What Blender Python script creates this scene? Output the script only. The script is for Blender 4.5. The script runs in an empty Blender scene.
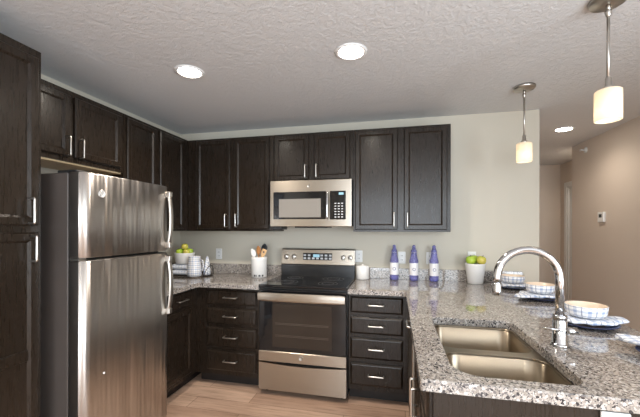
import bpy, bmesh, math, random
from mathutils import Vector, Matrix
random.seed(7)
SC = bpy.context.scene
COL = SC.collection
PI = math.pi

# ------------------------------------------------------------------ camera
CAM = Vector((2.3641, -3.2803, 1.4009))
YAW, PITCH, ROLL, FPX = .2243, 0.0, .0017, 330.36
def look_axes():
    c, s = math.cos(YAW), math.sin(YAW)
    fwd = Vector((-s, c, 0)); right = Vector((c, s, 0)); up = Vector((0, 0, 1))
    cp, sp = math.cos(PITCH), math.sin(PITCH)
    f = fwd * cp + up * sp; u = up * cp - fwd * sp
    cr, sr = math.cos(ROLL), math.sin(ROLL)
    return right * cr + u * sr, u * cr - right * sr, f
R_, U_, F_ = look_axes()
cd = bpy.data.cameras.new('camera'); cam = bpy.data.objects.new('camera', cd); COL.objects.link(cam)
cd.sensor_width = 36; cd.lens = FPX / 640 * 36; cd.clip_start = .02; cd.shift_y = 19.8 / 640
cam.matrix_world = Matrix(((R_.x, U_.x, -F_.x, CAM.x), (R_.y, U_.y, -F_.y, CAM.y), (R_.z, U_.z, -F_.z, CAM.z), (0, 0, 0, 1)))
SC.camera = cam

# ------------------------------------------------------------------ light and exposure
SC.view_settings.view_transform = 'Standard'; SC.view_settings.look = 'None'
SC.view_settings.gamma = 1; SC.view_settings.use_curve_mapping = False
SC.view_settings.exposure = .98
SC.cycles.use_denoising = True
SC.cycles.max_bounces = 8; SC.cycles.diffuse_bounces = 5; SC.cycles.glossy_bounces = 5
SC.cycles.transmission_bounces = 8; SC.cycles.sample_clamp_indirect = 6; SC.cycles.caustics_reflective = False; SC.cycles.caustics_refractive = False
w = bpy.data.worlds.new('world'); SC.world = w; w.use_nodes = True
bg = w.node_tree.nodes['Background']; bg.inputs['Color'].default_value = (.72, .84, 1, 1); bg.inputs['Strength'].default_value = 1.0

def area(name, loc, rot, sx, sy, power, colour):
    l = bpy.data.lights.new(name, 'AREA'); l.shape = 'RECTANGLE'; l.size = sx; l.size_y = sy; l.energy = power; l.color = colour
    o = bpy.data.objects.new(name, l); COL.objects.link(o); o.location = loc; o.rotation_euler = rot
    return o
# daylight entering through the living-room windows behind the camera
area('daylight_rear_window', (2.55, -6.36, 1.25), (PI / 2, 0, 0), 2.9, 2.1, 68, (.85, .935, 1))
area('daylight_side_window', (4.52, -3.75, 1.3), (PI / 2, 0, PI / 2), 2.2, 1.6, 60, (.85, .935, 1))

def bulb(name, kind, loc, power, colour, size=.05, spot=None):
    l = bpy.data.lights.new(name, kind); l.energy = power; l.color = colour
    l.shadow_soft_size = size
    if spot: l.spot_size = spot; l.spot_blend = .8
    o = bpy.data.objects.new(name, l); COL.objects.link(o); o.location = loc
    return o
WARM = (1, .88, .75)

# ------------------------------------------------------------------ materials
class NT:
    def __init__(s, name):
        s.m = bpy.data.materials.new(name); s.m.use_nodes = True
        s.n = s.m.node_tree.nodes; s.l = s.m.node_tree.links; s.p = s.n['Principled BSDF']
    def node(s, t, **k):
        o = s.n.new(t)
        for a, b in k.items(): setattr(o, a, b)
        return o
    def inp(s, o, **k):
        for a, b in k.items(): o.inputs[a].default_value = b
        return o
    def link(s, a, b): s.l.new(a, b)
    def obj(s, scale=(1, 1, 1), rot=(0, 0, 0)):
        tc = s.node('ShaderNodeTexCoord'); mp = s.node('ShaderNodeMapping')
        mp.inputs['Scale'].default_value = scale; mp.inputs['Rotation'].default_value = rot
        s.link(tc.outputs['Object'], mp.inputs['Vector']); return mp.outputs['Vector']
    def noise(s, vec, scale, detail=3, rough=.5):
        n = s.node('ShaderNodeTexNoise'); n.inputs['Scale'].default_value = scale; n.inputs['Detail'].default_value = detail
        n.inputs['Roughness'].default_value = rough; s.link(vec, n.inputs['Vector']); return n.outputs['Fac']
    def ramp(s, fac, stops, interp='LINEAR'):
        r = s.node('ShaderNodeValToRGB'); r.color_ramp.interpolation = interp
        e = r.color_ramp.elements
        while len(e) < len(stops): e.new(.5)
        for i, (p, c) in enumerate(stops): e[i].position = p; e[i].color = (*c, 1) if len(c) == 3 else c
        s.link(fac, r.inputs['Fac']); return r.outputs['Color']
    def mix(s, fac, a, b, mode='MIX'):
        m = s.node('ShaderNodeMix', data_type='RGBA', blend_type=mode)
        for v, i in ((fac, 0), (a, 6), (b, 7)):
            if isinstance(v, (int, float)): m.inputs[i].default_value = v
            elif isinstance(v, tuple): m.inputs[i].default_value = (*v, 1)
            else: s.link(v, m.inputs[i])
        return m.outputs[2]
    def math(s, op, a, b=0.0, c=None):
        m = s.node('ShaderNodeMath', operation=op)
        for i, v in enumerate((a, b) if c is None else (a, b, c)):
            if isinstance(v, (int, float)): m.inputs[i].default_value = v
            else: s.link(v, m.inputs[i])
        return m.outputs[0]
    def col(s, c): s.link(c, s.p.inputs['Base Color'])
    def bump(s, h, strength=.2, dist=.01):
        b = s.node('ShaderNodeBump'); b.inputs['Strength'].default_value = strength; b.inputs['Distance'].default_value = dist
        s.link(h, b.inputs['Height']); s.link(b.outputs['Normal'], s.p.inputs['Normal'])

def plain(name, c, rough=.5, metal=0.0, spec=.5, emit=None, es=0, coat=0, trans=0, ior=1.45):
    t = NT(name); p = t.p
    p.inputs['Base Color'].default_value = (*c, 1); p.inputs['Roughness'].default_value = rough; p.inputs['Metallic'].default_value = metal
    p.inputs['Specular IOR Level'].default_value = spec; p.inputs['Coat Weight'].default_value = coat; p.inputs['Coat Roughness'].default_value = .08
    p.inputs['Transmission Weight'].default_value = trans; p.inputs['IOR'].default_value = ior
    if emit: p.inputs['Emission Color'].default_value = (*emit, 1); p.inputs['Emission Strength'].default_value = es
    return t.m

def m_wood(name, a, b, rough=.33):
    t = NT(name); v = t.obj((60, 60, 4)); n = t.noise(v, 3, 5, .6)
    v2 = t.obj((3, 3, 1)); n2 = t.noise(v2, 2, 2)
    c = t.ramp(n, [(.3, a), (.72, b)]); c = t.mix(t.math('MULTIPLY', n2, .2), c, tuple(x * .7 for x in a)); t.col(c)
    t.p.inputs['Roughness'].default_value = rough
    r = t.ramp(n, [(.3, (rough - .06,) * 3), (.7, (rough + .1,) * 3)]); t.link(r, t.p.inputs['Roughness'])
    t.bump(n, .015, .001); t.p.inputs['Specular IOR Level'].default_value = .28; t.p.inputs['Coat Weight'].default_value = .2; t.p.inputs['Coat Roughness'].default_value = .16; return t.m

def m_steel(name, c, rough=.27, axis='x', wave=0.0, aniso=.65):
    t = NT(name); t.p.inputs['Metallic'].default_value = 1
    sc = {'x': (3, 900, 900), 'y': (900, 3, 900), 'z': (900, 900, 3)}[axis]
    n = t.noise(t.obj(sc), 1, 2)
    t.col(t.ramp(n, [(.2, tuple(x * .94 for x in c)), (.8, tuple(min(1, x * 1.05) for x in c))]))
    t.p.inputs['Roughness'].default_value = rough
    t.p.inputs['Anisotropic'].default_value = aniso; t.p.inputs['Anisotropic Rotation'].default_value = .25
    tg = t.node('ShaderNodeTangent', direction_type='RADIAL', axis='Z'); t.link(tg.outputs[0], t.p.inputs['Tangent'])
    if wave: t.bump(t.noise(t.obj((1, 9, .55)), 1.3, 2), wave, .03)
    return t.m

def m_granite():
    t = NT('speckled_granite'); v = t.obj()
    def vor(s):
        o = t.node('ShaderNodeTexVoronoi'); o.inputs['Scale'].default_value = s; t.link(v, o.inputs['Vector'])
        x = t.node('ShaderNodeSeparateColor'); t.link(o.outputs['Color'], x.inputs['Color']); return x.outputs[0], x.outputs[1]
    a, a2 = vor(135); b, b2 = vor(260); n = t.noise(v, 9, 3)
    c = t.ramp(a, [(0, (.03, .03, .034)), (.16, (.13, .12, .118)), (.30, (.265, .237, .21)), (.60, (.37, .335, .30)), (.86, (.54, .515, .49))], 'CONSTANT')
    d = t.ramp(b, [(0, (.035, .035, .042)), (.18, (.24, .225, .215)), (.42, (.36, .325, .295)), (.74, (.48, .45, .42))], 'CONSTANT')
    c = t.mix(t.ramp(a2, [(.45, (0, 0, 0)), (.5, (1, 1, 1))]), c, d)
    c = t.mix(.35, c, t.ramp(n, [(.35, (.60, .55, .51)), (.65, (1, 1, 1))]), 'MULTIPLY'); t.col(c)
    t.p.inputs['Roughness'].default_value = .045; t.p.inputs['Specular IOR Level'].default_value = .8
    return t.m

def m_floor():
    t = NT('oak_plank_floor'); v = t.obj()
    br = t.node('ShaderNodeTexBrick'); br.offset = .37; t.link(v, br.inputs['Vector'])
    t.inp(br, Scale=1.0); br.inputs['Brick Width'].default_value = 1.22; br.inputs['Row Height'].default_value = .165
    br.inputs['Mortar Size'].default_value = .0018; br.inputs['Mortar Smooth'].default_value = .1
    br.inputs['Color1'].default_value = (.46, .315, .235, 1); br.inputs['Color2'].default_value = (.62, .45, .345, 1); br.inputs['Mortar'].default_value = (.14, .08, .05, 1)
    n = t.noise(t.obj((1.3, 16, 1)), 2.2, 7, .68); n2 = t.noise(t.obj((.8, 3, 1)), 2.5, 3)
    c = t.mix(.75, br.outputs['Color'], t.ramp(n, [(.28, (.34, .28, .23)), (.5, (.95, .92, .9)), (.75, (1.2, 1.17, 1.13))]), 'MULTIPLY')
    c = t.mix(.5, c, t.ramp(n2, [(.3, (.72, .66, .62)), (.65, (1.1, 1.07, 1.05))]), 'MULTIPLY'); t.col(c)
    t.p.inputs['Roughness'].default_value = .34; t.bump(n, .08, .003); return t.m

def m_ceiling():
    t = NT('knockdown_ceiling'); v = t.obj(); n = t.noise(v, 34, 4, .62); n2 = t.noise(v, 60, 2)
    h = t.ramp(n, [(.42, (0, 0, 0)), (.56, (1, 1, 1))])
    t.col(t.mix(t.math('MULTIPLY', n2, .25), (.66, .665, .67), (.58, .585, .59))); t.p.inputs['Roughness'].default_value = .85
    t.bump(h, .26, .007); return t.m

def m_paint(name, c):
    t = NT(name); v = t.obj(); n = t.noise(v, 130, 2)
    t.p.inputs['Base Color'].default_value = (*c, 1); t.p.inputs['Roughness'].default_value = .6; t.bump(n, .05, .002); return t.m

def plaid_nodes(t, a, b, f, base=(.84, .85, .87), blue=(.10, .20, .44), dark=(.03, .06, .16)):
    def stripes(s):
        x = t.math('FRACT', t.math('MULTIPLY', s, f))
        return t.math('GREATER_THAN', x, .74), t.math('COMPARE', x, .33, .045)
    a1, a2 = stripes(a); b1, b2 = stripes(b)
    wide = t.math('MULTIPLY', t.math('ADD', a1, b1), .36); thin = t.math('MULTIPLY', t.math('MAXIMUM', a2, b2), .6)
    return t.mix(thin, t.mix(wide, base, blue), dark)
def m_plaid_cloth(name, f=16, base=(.84, .85, .87), dark=(.03, .06, .16)):
    t = NT(name); tc = t.node('ShaderNodeTexCoord'); x = t.node('ShaderNodeSeparateXYZ'); t.link(tc.outputs['Object'], x.inputs[0])
    t.col(plaid_nodes(t, x.outputs[0], t.math('ADD', x.outputs[1], x.outputs[2]), f, base, dark=dark)); t.p.inputs['Roughness'].default_value = .85
    t.p.inputs['Sheen Weight'].default_value = .2; return t.m
def m_plaid_round(name, fa=8, fz=22, lower=None, base=(.86, .86, .86)):
    t = NT(name); tc = t.node('ShaderNodeTexCoord'); x = t.node('ShaderNodeSeparateXYZ'); t.link(tc.outputs['Object'], x.inputs[0])
    ang = t.math('MULTIPLY', t.math('ADD', t.math('ARCTAN2', x.outputs[1], x.outputs[0]), PI), fa / (2 * PI))
    t.col(plaid_nodes(t, ang, t.math('MULTIPLY', x.outputs[2], fz), 1, base)); t.p.inputs['Roughness'].default_value = .25; return t.m

M = {
 'espresso': m_wood('espresso_wood', (.0145, .0096, .0063), (.0205, .0140, .0095), .28),
 'raw_wood': m_wood('raw_birch_underside', (.72, .52, .29), (.85, .66, .42), .6),
 'toe': plain('dark_toe_kick', (.012, .009, .008), .5),
 'steel': m_steel('brushed_steel', (.40, .355, .30), .30, 'x'),
 'steel_door': m_steel('brushed_steel_door', (.50, .47, .44), .33, 'y', .5),
 'steel_sink': m_steel('satin_sink_steel', (.34, .285, .215), .33, 'y', aniso=.75),
 'chrome': plain('chrome', (.58, .58, .59), .08, 1),
 'nickel': plain('brushed_nickel', (.50, .47, .43), .34, 1),
 'pull': plain('satin_nickel_pull', (.68, .65, .61), .3, 1),
 'bronze': plain('dark_metal', (.10, .085, .075), .35, 1),
 'granite': m_granite(),
 'floor': m_floor(), 'ceiling': m_ceiling(),
 'wall': m_paint('greige_paint', (.56, .52, .435)),
 'wall_tan': m_paint('tan_paint', (.645, .565, .49)),
 'trim': plain('white_trim_paint', (.80, .82, .82), .4),
 'white': plain('white_ceramic', (.82, .81, .79), .22),
 'plastic': plain('white_plastic', (.78, .78, .77), .35),
 'slot': plain('dark_slot', (.05, .05, .05), .5),
 'black_glass': plain('black_glass', (.008, .008, .009), .05, 0, .6),
 'black': plain('black_enamel', (.012, .012, .013), .22),
 'oven_window': plain('oven_window_glass', (.026, .020, .016), .06, 0, .6),
 'mesh_window': plain('microwave_window_screen', (.22, .205, .185), .2, 0, .6),  # grey base raised to stand in for reflections on the glass
 'fridge_side': plain('textured_grey_side', (.075, .062, .055), .42),
 'gasket': plain('black_gasket', (.01, .01, .01), .6),
 'key': plain('keypad_print', (.55, .56, .58), .5),
 'screen': plain('blue_green_display', (.1, .2, .25), .3, emit=(.45, .75, .9), es=.35),
 'lens': plain('lamp_lens', (.9, .9, .88), .5, emit=(1, .93, .80), es=14),
 'blue_glass': plain('cobalt_blue_glass', (.42, .42, .95), .06, 0, .7, trans=.7, ior=1.3),
 'apple': None, 'cream': plain('cream_glaze', (.80, .66, .52), .25),
 'navy': plain('navy_glaze', (.018, .028, .085), .25),
 'spoon_wood': m_wood('brown_spoon_wood', (.34, .15, .05), (.48, .23, .09), .45),
 'tan_wood': m_wood('tan_spatula_wood', (.58, .36, .18), (.68, .46, .25), .45),
 'black_nylon': plain('black_nylon', (.02, .022, .026), .35),
 'plaid_cloth': m_plaid_cloth('blue_white_plaid_cloth', 17), 'plaid_towel': m_plaid_cloth('blue_white_check_towel', 32, dark=(.30, .37, .52)),
 'plaid_bowl': m_plaid_round('blue_white_plaid_glaze', 9, 24), 'plaid_jug': m_plaid_round('pale_check_glaze', 11, 26),
}
def m_apple(name, a, b):
    t = NT(name); n = t.noise(t.obj(), 9, 3); t.col(t.ramp(n, [(.38, a), (.72, b)])); t.p.inputs['Roughness'].default_value = .25; return t.m
M['apple'] = m_apple('green_apple_skin', (.27, .46, .03), (.46, .60, .07))
M['apple_blush'] = m_apple('yellow_apple_skin', (.50, .55, .07), (.60, .46, .10))
M['badge'] = plain('pale_badge', (.72, .71, .69), .35, .5)
M['stalk'] = plain('apple_stalk', (.09, .05, .02), .7)
def m_shade():
    t = NT('frosted_opal_glass'); p = t.p
    p.inputs['Base Color'].default_value = (.74, .70, .63, 1); p.inputs['Roughness'].default_value = .3
    p.inputs['Emission Color'].default_value = (1, .86, .66, 1); p.inputs['Emission Strength'].default_value = .12
    tr = t.node('ShaderNodeBsdfTranslucent'); tr.inputs['Color'].default_value = (1, .93, .82, 1)
    mx = t.node('ShaderNodeMixShader'); mx.inputs[0].default_value = .5
    t.link(p.outputs[0], mx.inputs[1]); t.link(tr.outputs[0], mx.inputs[2])
    t.link(mx.outputs[0], t.n['Material Output'].inputs['Surface']); return t.m
M['shade'] = m_shade()
def m_label():
    t = NT('white_bottle_label'); tc = t.node('ShaderNodeTexCoord'); x = t.node('ShaderNodeSeparateXYZ'); t.link(tc.outputs['Object'], x.inputs[0])
    dx = x.outputs[0]; dz = t.math('SUBTRACT', x.outputs[2], .108)
    d = t.math('SQRT', t.math('ADD', t.math('MULTIPLY', dx, dx), t.math('MULTIPLY', dz, dz)))
    ring = t.math('MULTIPLY', t.math('COMPARE', d, .0125, .0028), t.math('LESS_THAN', x.outputs[1], 0))
    t.col(t.mix(ring, (.78, .78, .80), (.16, .18, .30))); t.p.inputs['Roughness'].default_value = .5; return t.m
M['label'] = m_label()
def m_glass_pane():
    t = NT('window_glass'); tr = t.node('ShaderNodeBsdfTransparent'); gl = t.node('ShaderNodeBsdfGlossy'); gl.inputs['Roughness'].default_value = .02
    mx = t.node('ShaderNodeMixShader'); mx.inputs[0].default_value = .06
    t.link(tr.outputs[0], mx.inputs[1]); t.link(gl.outputs[0], mx.inputs[2]); t.link(mx.outputs[0], t.n['Material Output'].inputs['Surface']); return t.m
M['pane'] = m_glass_pane()

# ------------------------------------------------------------------ mesh helpers
ORIG = {}
class B:
    def __init__(s): s.b = bmesh.new(); s.mi = 0
    def face(s, vs, smooth=False):
        try: f = s.b.faces.new(vs)
        except ValueError: return None
        f.material_index = s.mi; f.smooth = smooth; return f
    def box(s, x0, x1, y0, y1, z0, z1, bev=0, seg=2):
        t = bmesh.new(); bmesh.ops.create_cube(t, size=1)
        for v in t.verts: v.co = Vector(((x0 + x1) / 2 + v.co.x * (x1 - x0), (y0 + y1) / 2 + v.co.y * (y1 - y0), (z0 + z1) / 2 + v.co.z * (z1 - z0)))
        if bev: bmesh.ops.bevel(t, geom=list(t.edges), offset=bev, segments=seg, affect='EDGES', profile=.5)
        s.absorb(t); return s
    def absorb(s, t, smooth=False):
        mp = {v: s.b.verts.new(v.co) for v in t.verts}
        for f in t.faces: s.face([mp[v] for v in f.verts], smooth or f.smooth)
        t.free()
    def ring(s, pts): return [s.b.verts.new(p) for p in pts]
    def bridge(s, a, b, smooth=False, closed=True):
        n = len(a)
        for i in range(n if closed else n - 1): s.face([a[i], a[(i + 1) % n], b[(i + 1) % n], b[i]], smooth)
    def loft(s, rings, cap0=True, cap1=True, smooth=False):
        rs = [s.ring(r) for r in rings]
        for a, b in zip(rs, rs[1:]): s.bridge(a, b, smooth)
        if cap0: s.face(rs[0][::-1])
        if cap1: s.face(rs[-1])
        return s
    def lathe(s, prof, c=(0, 0, 0), seg=32, smooth=True, closed=False, axis='z', sx=1.0, caps=(1, 1)):
        c = Vector(c); rs = []
        for r, h in prof:
            row = []
            for i in range(seg):
                a = 2 * PI * i / seg; u, v = r * math.cos(a) * sx, r * math.sin(a)
                row.append(c + (Vector((u, v, h)) if axis == 'z' else Vector((u, h, v)) if axis == 'y' else Vector((h, u, v))))
            rs.append(s.ring(row))
        for a, b in zip(rs, rs[1:]): s.bridge(a, b, smooth)
        if closed: s.bridge(rs[-1], rs[0], smooth)
        else:
            if caps[0]: s.face(rs[0][::-1])
            if caps[1]: s.face(rs[-1])
        return s
    def tube(s, pts, r, seg=10, caps=True, flat=1.0, rad=None):
        pts = [Vector(p) for p in pts]; rs = []; nrm = None
        for i, p in enumerate(pts):
            d = (pts[min(i + 1, len(pts) - 1)] - pts[max(i - 1, 0)]).normalized()
            if nrm is None:
                nrm = d.orthogonal().normalized()
                for ax in (Vector((0, 0, 1)), Vector((0, 1, 0)), Vector((1, 0, 0))):
                    if abs(d.dot(ax)) < .5: nrm = (ax - d * ax.dot(d)).normalized(); break
            nrm = (nrm - d * nrm.dot(d)).normalized(); bn = d.cross(nrm)
            rr = rad[i] if rad else r
            rs.append(s.ring([p + nrm * rr * math.cos(2 * PI * k / seg) + bn * rr * flat * math.sin(2 * PI * k / seg) for k in range(seg)]))
        for a, b in zip(rs, rs[1:]): s.bridge(a, b, True)
        if caps: s.face(rs[0][::-1]); s.face(rs[-1])
        return s
    def cyl(s, p0, p1, r, r1=None, seg=20):
        return s.tube([p0, p1], r, seg, rad=[r, r if r1 is None else r1])
    def build(s, name, mat, parent=None, loc=None, **tags):
        bmesh.ops.recalc_face_normals(s.b, faces=list(s.b.faces))
        base = Vector(loc) if loc else (ORIG[parent.name] if parent else Vector((0, 0, 0)))
        for v in s.b.verts: v.co -= base
        me = bpy.data.meshes.new(name); s.b.to_mesh(me); s.b.free()
        o = bpy.data.objects.new(name, me); COL.objects.link(o)
        for m in (mat if isinstance(mat, (list, tuple)) else [mat]): me.materials.append(m)
        ORIG[o.name] = base
        if parent: o.parent = parent
        else: o.location = base
        if parent and loc: o.location = base - ORIG[parent.name]
        for k, v in tags.items(): o[k] = v
        return o
def thing(name, label, cat, loc=(0, 0, 0), group=None):
    o = bpy.data.objects.new(name, None); o.empty_display_size = .1; COL.objects.link(o); o.location = loc; ORIG[o.name] = Vector(loc)
    o['label'] = label; o['category'] = cat
    if group: o['group'] = group
    return o
def tag(o, label, cat, group=None):
    o['label'] = label; o['category'] = cat
    if group: o['group'] = group
    return o
def struct(name, bm, mat, parent=None):
    o = bm.build(name, mat, parent)
    if not parent: o['kind'] = 'structure'
    return o
def copy_thing(o, loc, label):
    c = o.copy(); COL.objects.link(c); c.location = loc; c['label'] = label; ORIG[c.name] = Vector(loc)
    for ch in list(o.children):
        d = ch.copy(); COL.objects.link(d); d.parent = c
        for g in list(ch.children):
            e = g.copy(); COL.objects.link(e); e.parent = d
    return c

# ------------------------------------------------------------------ room
ZC = 2.455; XB = 3.605; XR = 4.59; YH = 2.906; XH = 5.015; YN = -6.5; YJ = 1.608
struct('floor', B().box(-.1, 5.3, YN - .1, YH + .1, -.1, 0), M['floor'])
struct('ceiling', B().box(-.1, 5.3, YN - .1, YH + .1, ZC, ZC + .1), M['ceiling'])
struct('wall_left', B().box(-.1, 0, YN - .1, .1, 0, ZC), M['wall'])
b = B().box(0, XB, 0, .115, 0, ZC); struct('wall_back', b, M['wall'])
struct('wall_hall_left', B().box(XB - .115, XB, .115, YH, 0, ZC), M['wall_tan'])
struct('wall_hall_end', B().box(XB - .115, 5.3, YH, YH + .1, 0, ZC), M['wall_tan'])
b = B().box(XR, XR + .1, YN, -4.95, 0, ZC).box(XR, XR + .1, -2.55, YJ, 0, ZC).box(XR, XR + .1, -4.95, -2.55, 0, .4).box(XR, XR + .1, -4.95, -2.55, 2.2, ZC)
struct('wall_right', b, M['wall_tan'])
struct('wall_hall_jog', B().box(XR + .1, XH + .1, YJ - .1, YJ, 0, ZC), M['wall_tan'])
# hall right wall with a door opening y 1.95..2.85
DA, DB, DZ = 1.86, 2.68, 2.06
b = B().box(XH, XH + .1, YJ, DA, 0, ZC).box(XH, XH + .1, DB, YH, 0, ZC).box(XH, XH + .1, DA, DB, DZ, ZC)
struct('wall_hall_right', b, M['wall_tan'])
d = struct('door_1', B().box(XH + .02, XH + .06, DA + .02, DB - .02, 0, DZ - .02), M['trim'])
b = B()
b.box(XH - .016, XH, DB, DB + .075, 0, DZ + .075, .004, 1).box(XH - .016, XH, DA - .075, DA, 0, DZ + .075, .004, 1).box(XH - .016, XH, DA, DB, DZ, DZ + .075, .004, 1)
b.box(XH, XH + .1, DB - .02, DB, 0, DZ).box(XH, XH + .1, DA, DA + .02, 0, DZ).box(XH, XH + .1, DA + .02, DB - .02, DZ - .02, DZ)
b.build('door_casing', M['trim'], d)
B().lathe([(.012, -.045), (.012, -.03), (.026, -.02), (.026, 0), (.01, .03)], (XH + .01, DA + .09, .95), 16, axis='x').build('door_knob', M['nickel'], d)
b = B().box(0, 1.0, YN - .1, YN, 0, ZC).box(4.1, XR, YN - .1, YN, 0, ZC).box(1.0, 4.1, YN - .1, YN, 0, .1).box(1.0, 4.1, YN - .1, YN, 2.35, ZC)
struct('wall_rear', b, M['wall'])
def window(n, pts):
    (x0, x1, y0, y1, z0, z1, axis) = pts
    b = B(); t = .05
    if axis == 'x':
        for q in (x0, (x0 + x1) / 2 - t / 2, x1 - t): b.box(q, q + t, y0, y1, z0, z1)
        b.box(x0, x1, y0, y1, z0, z0 + t); b.box(x0, x1, y0, y1, z1 - t, z1)
    else:
        for q in (y0, (y0 + y1) / 2 - t / 2, y1 - t): b.box(x0, x1, q, q + t, z0, z1)
        b.box(x0, x1, y0, y1, z0, z0 + t); b.box(x0, x1, y0, y1, z1 - t, z1)
    w_ = struct('window_%d' % n, b, M['trim'])
    if axis == 'x': B().box(x0, x1, (y0 + y1) / 2 - .004, (y0 + y1) / 2 + .004, z0, z1).build('pane', M['pane'], w_)
    else: B().box((x0 + x1) / 2 - .004, (x0 + x1) / 2 + .004, y0, y1, z0, z1).build('pane', M['pane'], w_)
window(1, (1.0, 4.1, YN - .08, YN - .02, .1, 2.35, 'x'))
window(2, (XR + .02, XR + .08, -4.95, -2.55, .4, 2.2, 'y'))

# ------------------------------------------------------------------ cabinet helpers
class Face:
    """a vertical cabinet face: origin, direction along it, outward normal"""
    def __init__(s, o, u, n): s.o, s.u, s.n = Vector(o), Vector(u), Vector(n)
    def p(s, u, v, n): return s.o + s.u * u + Vector((0, 0, v)) + s.n * n
BACK = lambda y: Face((0, y, 0), (1, 0, 0), (0, -1, 0))        # u = x
LEFT = lambda x: Face((x, 0, 0), (0, 1, 0), (1, 0, 0))         # u = y
PEN = lambda x: Face((x, 0, 0), (0, 1, 0), (-1, 0, 0))         # u = y
def front(f, u0, u1, v0, v1, kind='door', t=.02, fr=.042):
    b = B()
    def rect(i, n): return [f.p(u0 + i, v0 + i, n), f.p(u1 - i, v0 + i, n), f.p(u1 - i, v1 - i, n), f.p(u0 + i, v1 - i, n)]
    if kind == 'door':
        rings = [rect(0, 0), rect(0, t - .006), rect(.006, t), rect(fr - .004, t), rect(fr + .008, t - .010), rect(fr + .011, t - .010)]
    else:
        rings = [rect(0, 0), rect(0, t - .010), rect(.012, t - .001), rect(.016, t)]
    return b.loft(rings)
def arc_path(pts, r, k=4):
    pts = [Vector(p) for p in pts]; out = [pts[0]]
    for a, c, e in zip(pts, pts[1:], pts[2:]):
        d0 = (a - c).normalized(); d1 = (e - c).normalized()
        for i in range(k + 1):
            t = i / k; p0 = c + d0 * r; p2 = c + d1 * r
            out.append(p0 * (1 - t) ** 2 + c * 2 * t * (1 - t) + p2 * t * t)
    out.append(pts[-1]); return out
def pull(f, u, v, n, vertical=True, L=.122, h=.035, r=.0052):
    e = (0, L / 2) if vertical else (L / 2, 0)
    A = f.p(u - e[0], v - e[1], n); A1 = f.p(u - e[0], v - e[1], n + h); C1 = f.p(u + e[0], v + e[1], n + h); C = f.p(u + e[0], v + e[1], n)
    return B().tube(arc_path([A, A1, C1, C], .008), r, 8)
def add_front(root, f, u0, u1, v0, v1, kind, hu, hv, vertical=True, name=None):
    d = front(f, u0, u1, v0, v1, kind).build(name or ('door' if kind == 'door' else 'drawer'), M['espresso'], root)
    if hu is not None: pull(f, hu, hv, .0195, vertical).build('handle', M['pull'], d)
    return d

# ------------------------------------------------------------------ tall pantry and left uppers
t = thing('pantry_cabinet', 'tall dark espresso pantry cabinet beside the refrigerator', 'cabinet', (.3, -2.28, 0))
B().box(.004, .615, -2.58, -1.965, .1, 2.286).build('body', M['espresso'], t)
B().box(.004, .55, -2.58, -1.965, .002, .1).build('toe_kick', M['toe'], t)
f = LEFT(.615)
add_front(t, f, -2.555, -1.986, 1.412, 2.245, 'door', -2.034, 1.483)
add_front(t, f, -2.555, -1.986, .13, 1.378, 'door', -2.024, 1.30)
B().box(.6235, .635, -2.507, -2.034, .755, .81, .004, 1).build('door_rail', M['espresso'], t)

t = thing('upper_cabinet', 'short dark two-door cabinet mounted above the refrigerator', 'cabinet', (.15, -1.55, 1.815))
B().box(.004, .315, -1.962, -1.135, 1.825, 2.286).build('body', M['espresso'], t)
B().box(.006, .30, -1.96, -1.14, 1.815, 1.825).build('underside', M['raw_wood'], t)['label'] = 'bare light wood underside'
f = LEFT(.315)
add_front(t, f, -1.94, -1.57, 1.857, 2.25, 'door', -1.60, 1.92)
add_front(t, f, -1.538, -1.165, 1.857, 2.25, 'door', -1.508, 1.92)
t = thing('upper_cabinet', 'tall dark two-door cabinet on the left wall running into the corner', 'cabinet', (.15, -.72, 1.372))
B().box(.004, .315, -1.13, -.006, 1.372, 2.286).build('body', M['espresso'], t)
f = LEFT(.315)
add_front(t, f, -1.107, -.785, 1.395, 2.262, 'door', -.815, 1.47)
add_front(t, f, -.737, -.40, 1.395, 2.262, 'door', -.707, 1.47)

# ------------------------------------------------------------------ uppers on the back wall
f = BACK(-.315)
t = thing('upper_cabinet', 'tall dark two-door cabinet between the corner and the microwave', 'cabinet', (.78, -.16, 1.372))
B().box(.32, 1.231, -.315, -.004, 1.372, 2.286).build('body', M['espresso'], t)
add_front(t, f, .415, .785, 1.392, 2.268, 'door', .752, 1.475)
add_front(t, f, .83, 1.195, 1.392, 2.268, 'door', .863, 1.475)
t = thing('upper_cabinet', 'short dark two-door cabinet directly above the microwave', 'cabinet', (1.61, -.16, 1.835))
B().box(1.233, 1.993, -.315, -.004, 1.836, 2.286).build('body', M['espresso'], t)
add_front(t, f, 1.245, 1.582, 1.848, 2.268, 'door', 1.555, 1.925)
add_front(t, f, 1.632, 1.968, 1.848, 2.268, 'door', 1.66, 1.925)
t = thing('upper_cabinet', 'tall dark two-door cabinet above the blue bottles', 'cabinet', (2.41, -.16, 1.372))
B().box(1.995, 2.819, -.315, -.004, 1.372, 2.286).build('body', M['espresso'], t)
add_front(t, f, 2.013, 2.382, 1.39, 2.268, 'door', 2.352, 1.475)
add_front(t, f, 2.436, 2.79, 1.39, 2.268, 'door', 2.464, 1.475)

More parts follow.
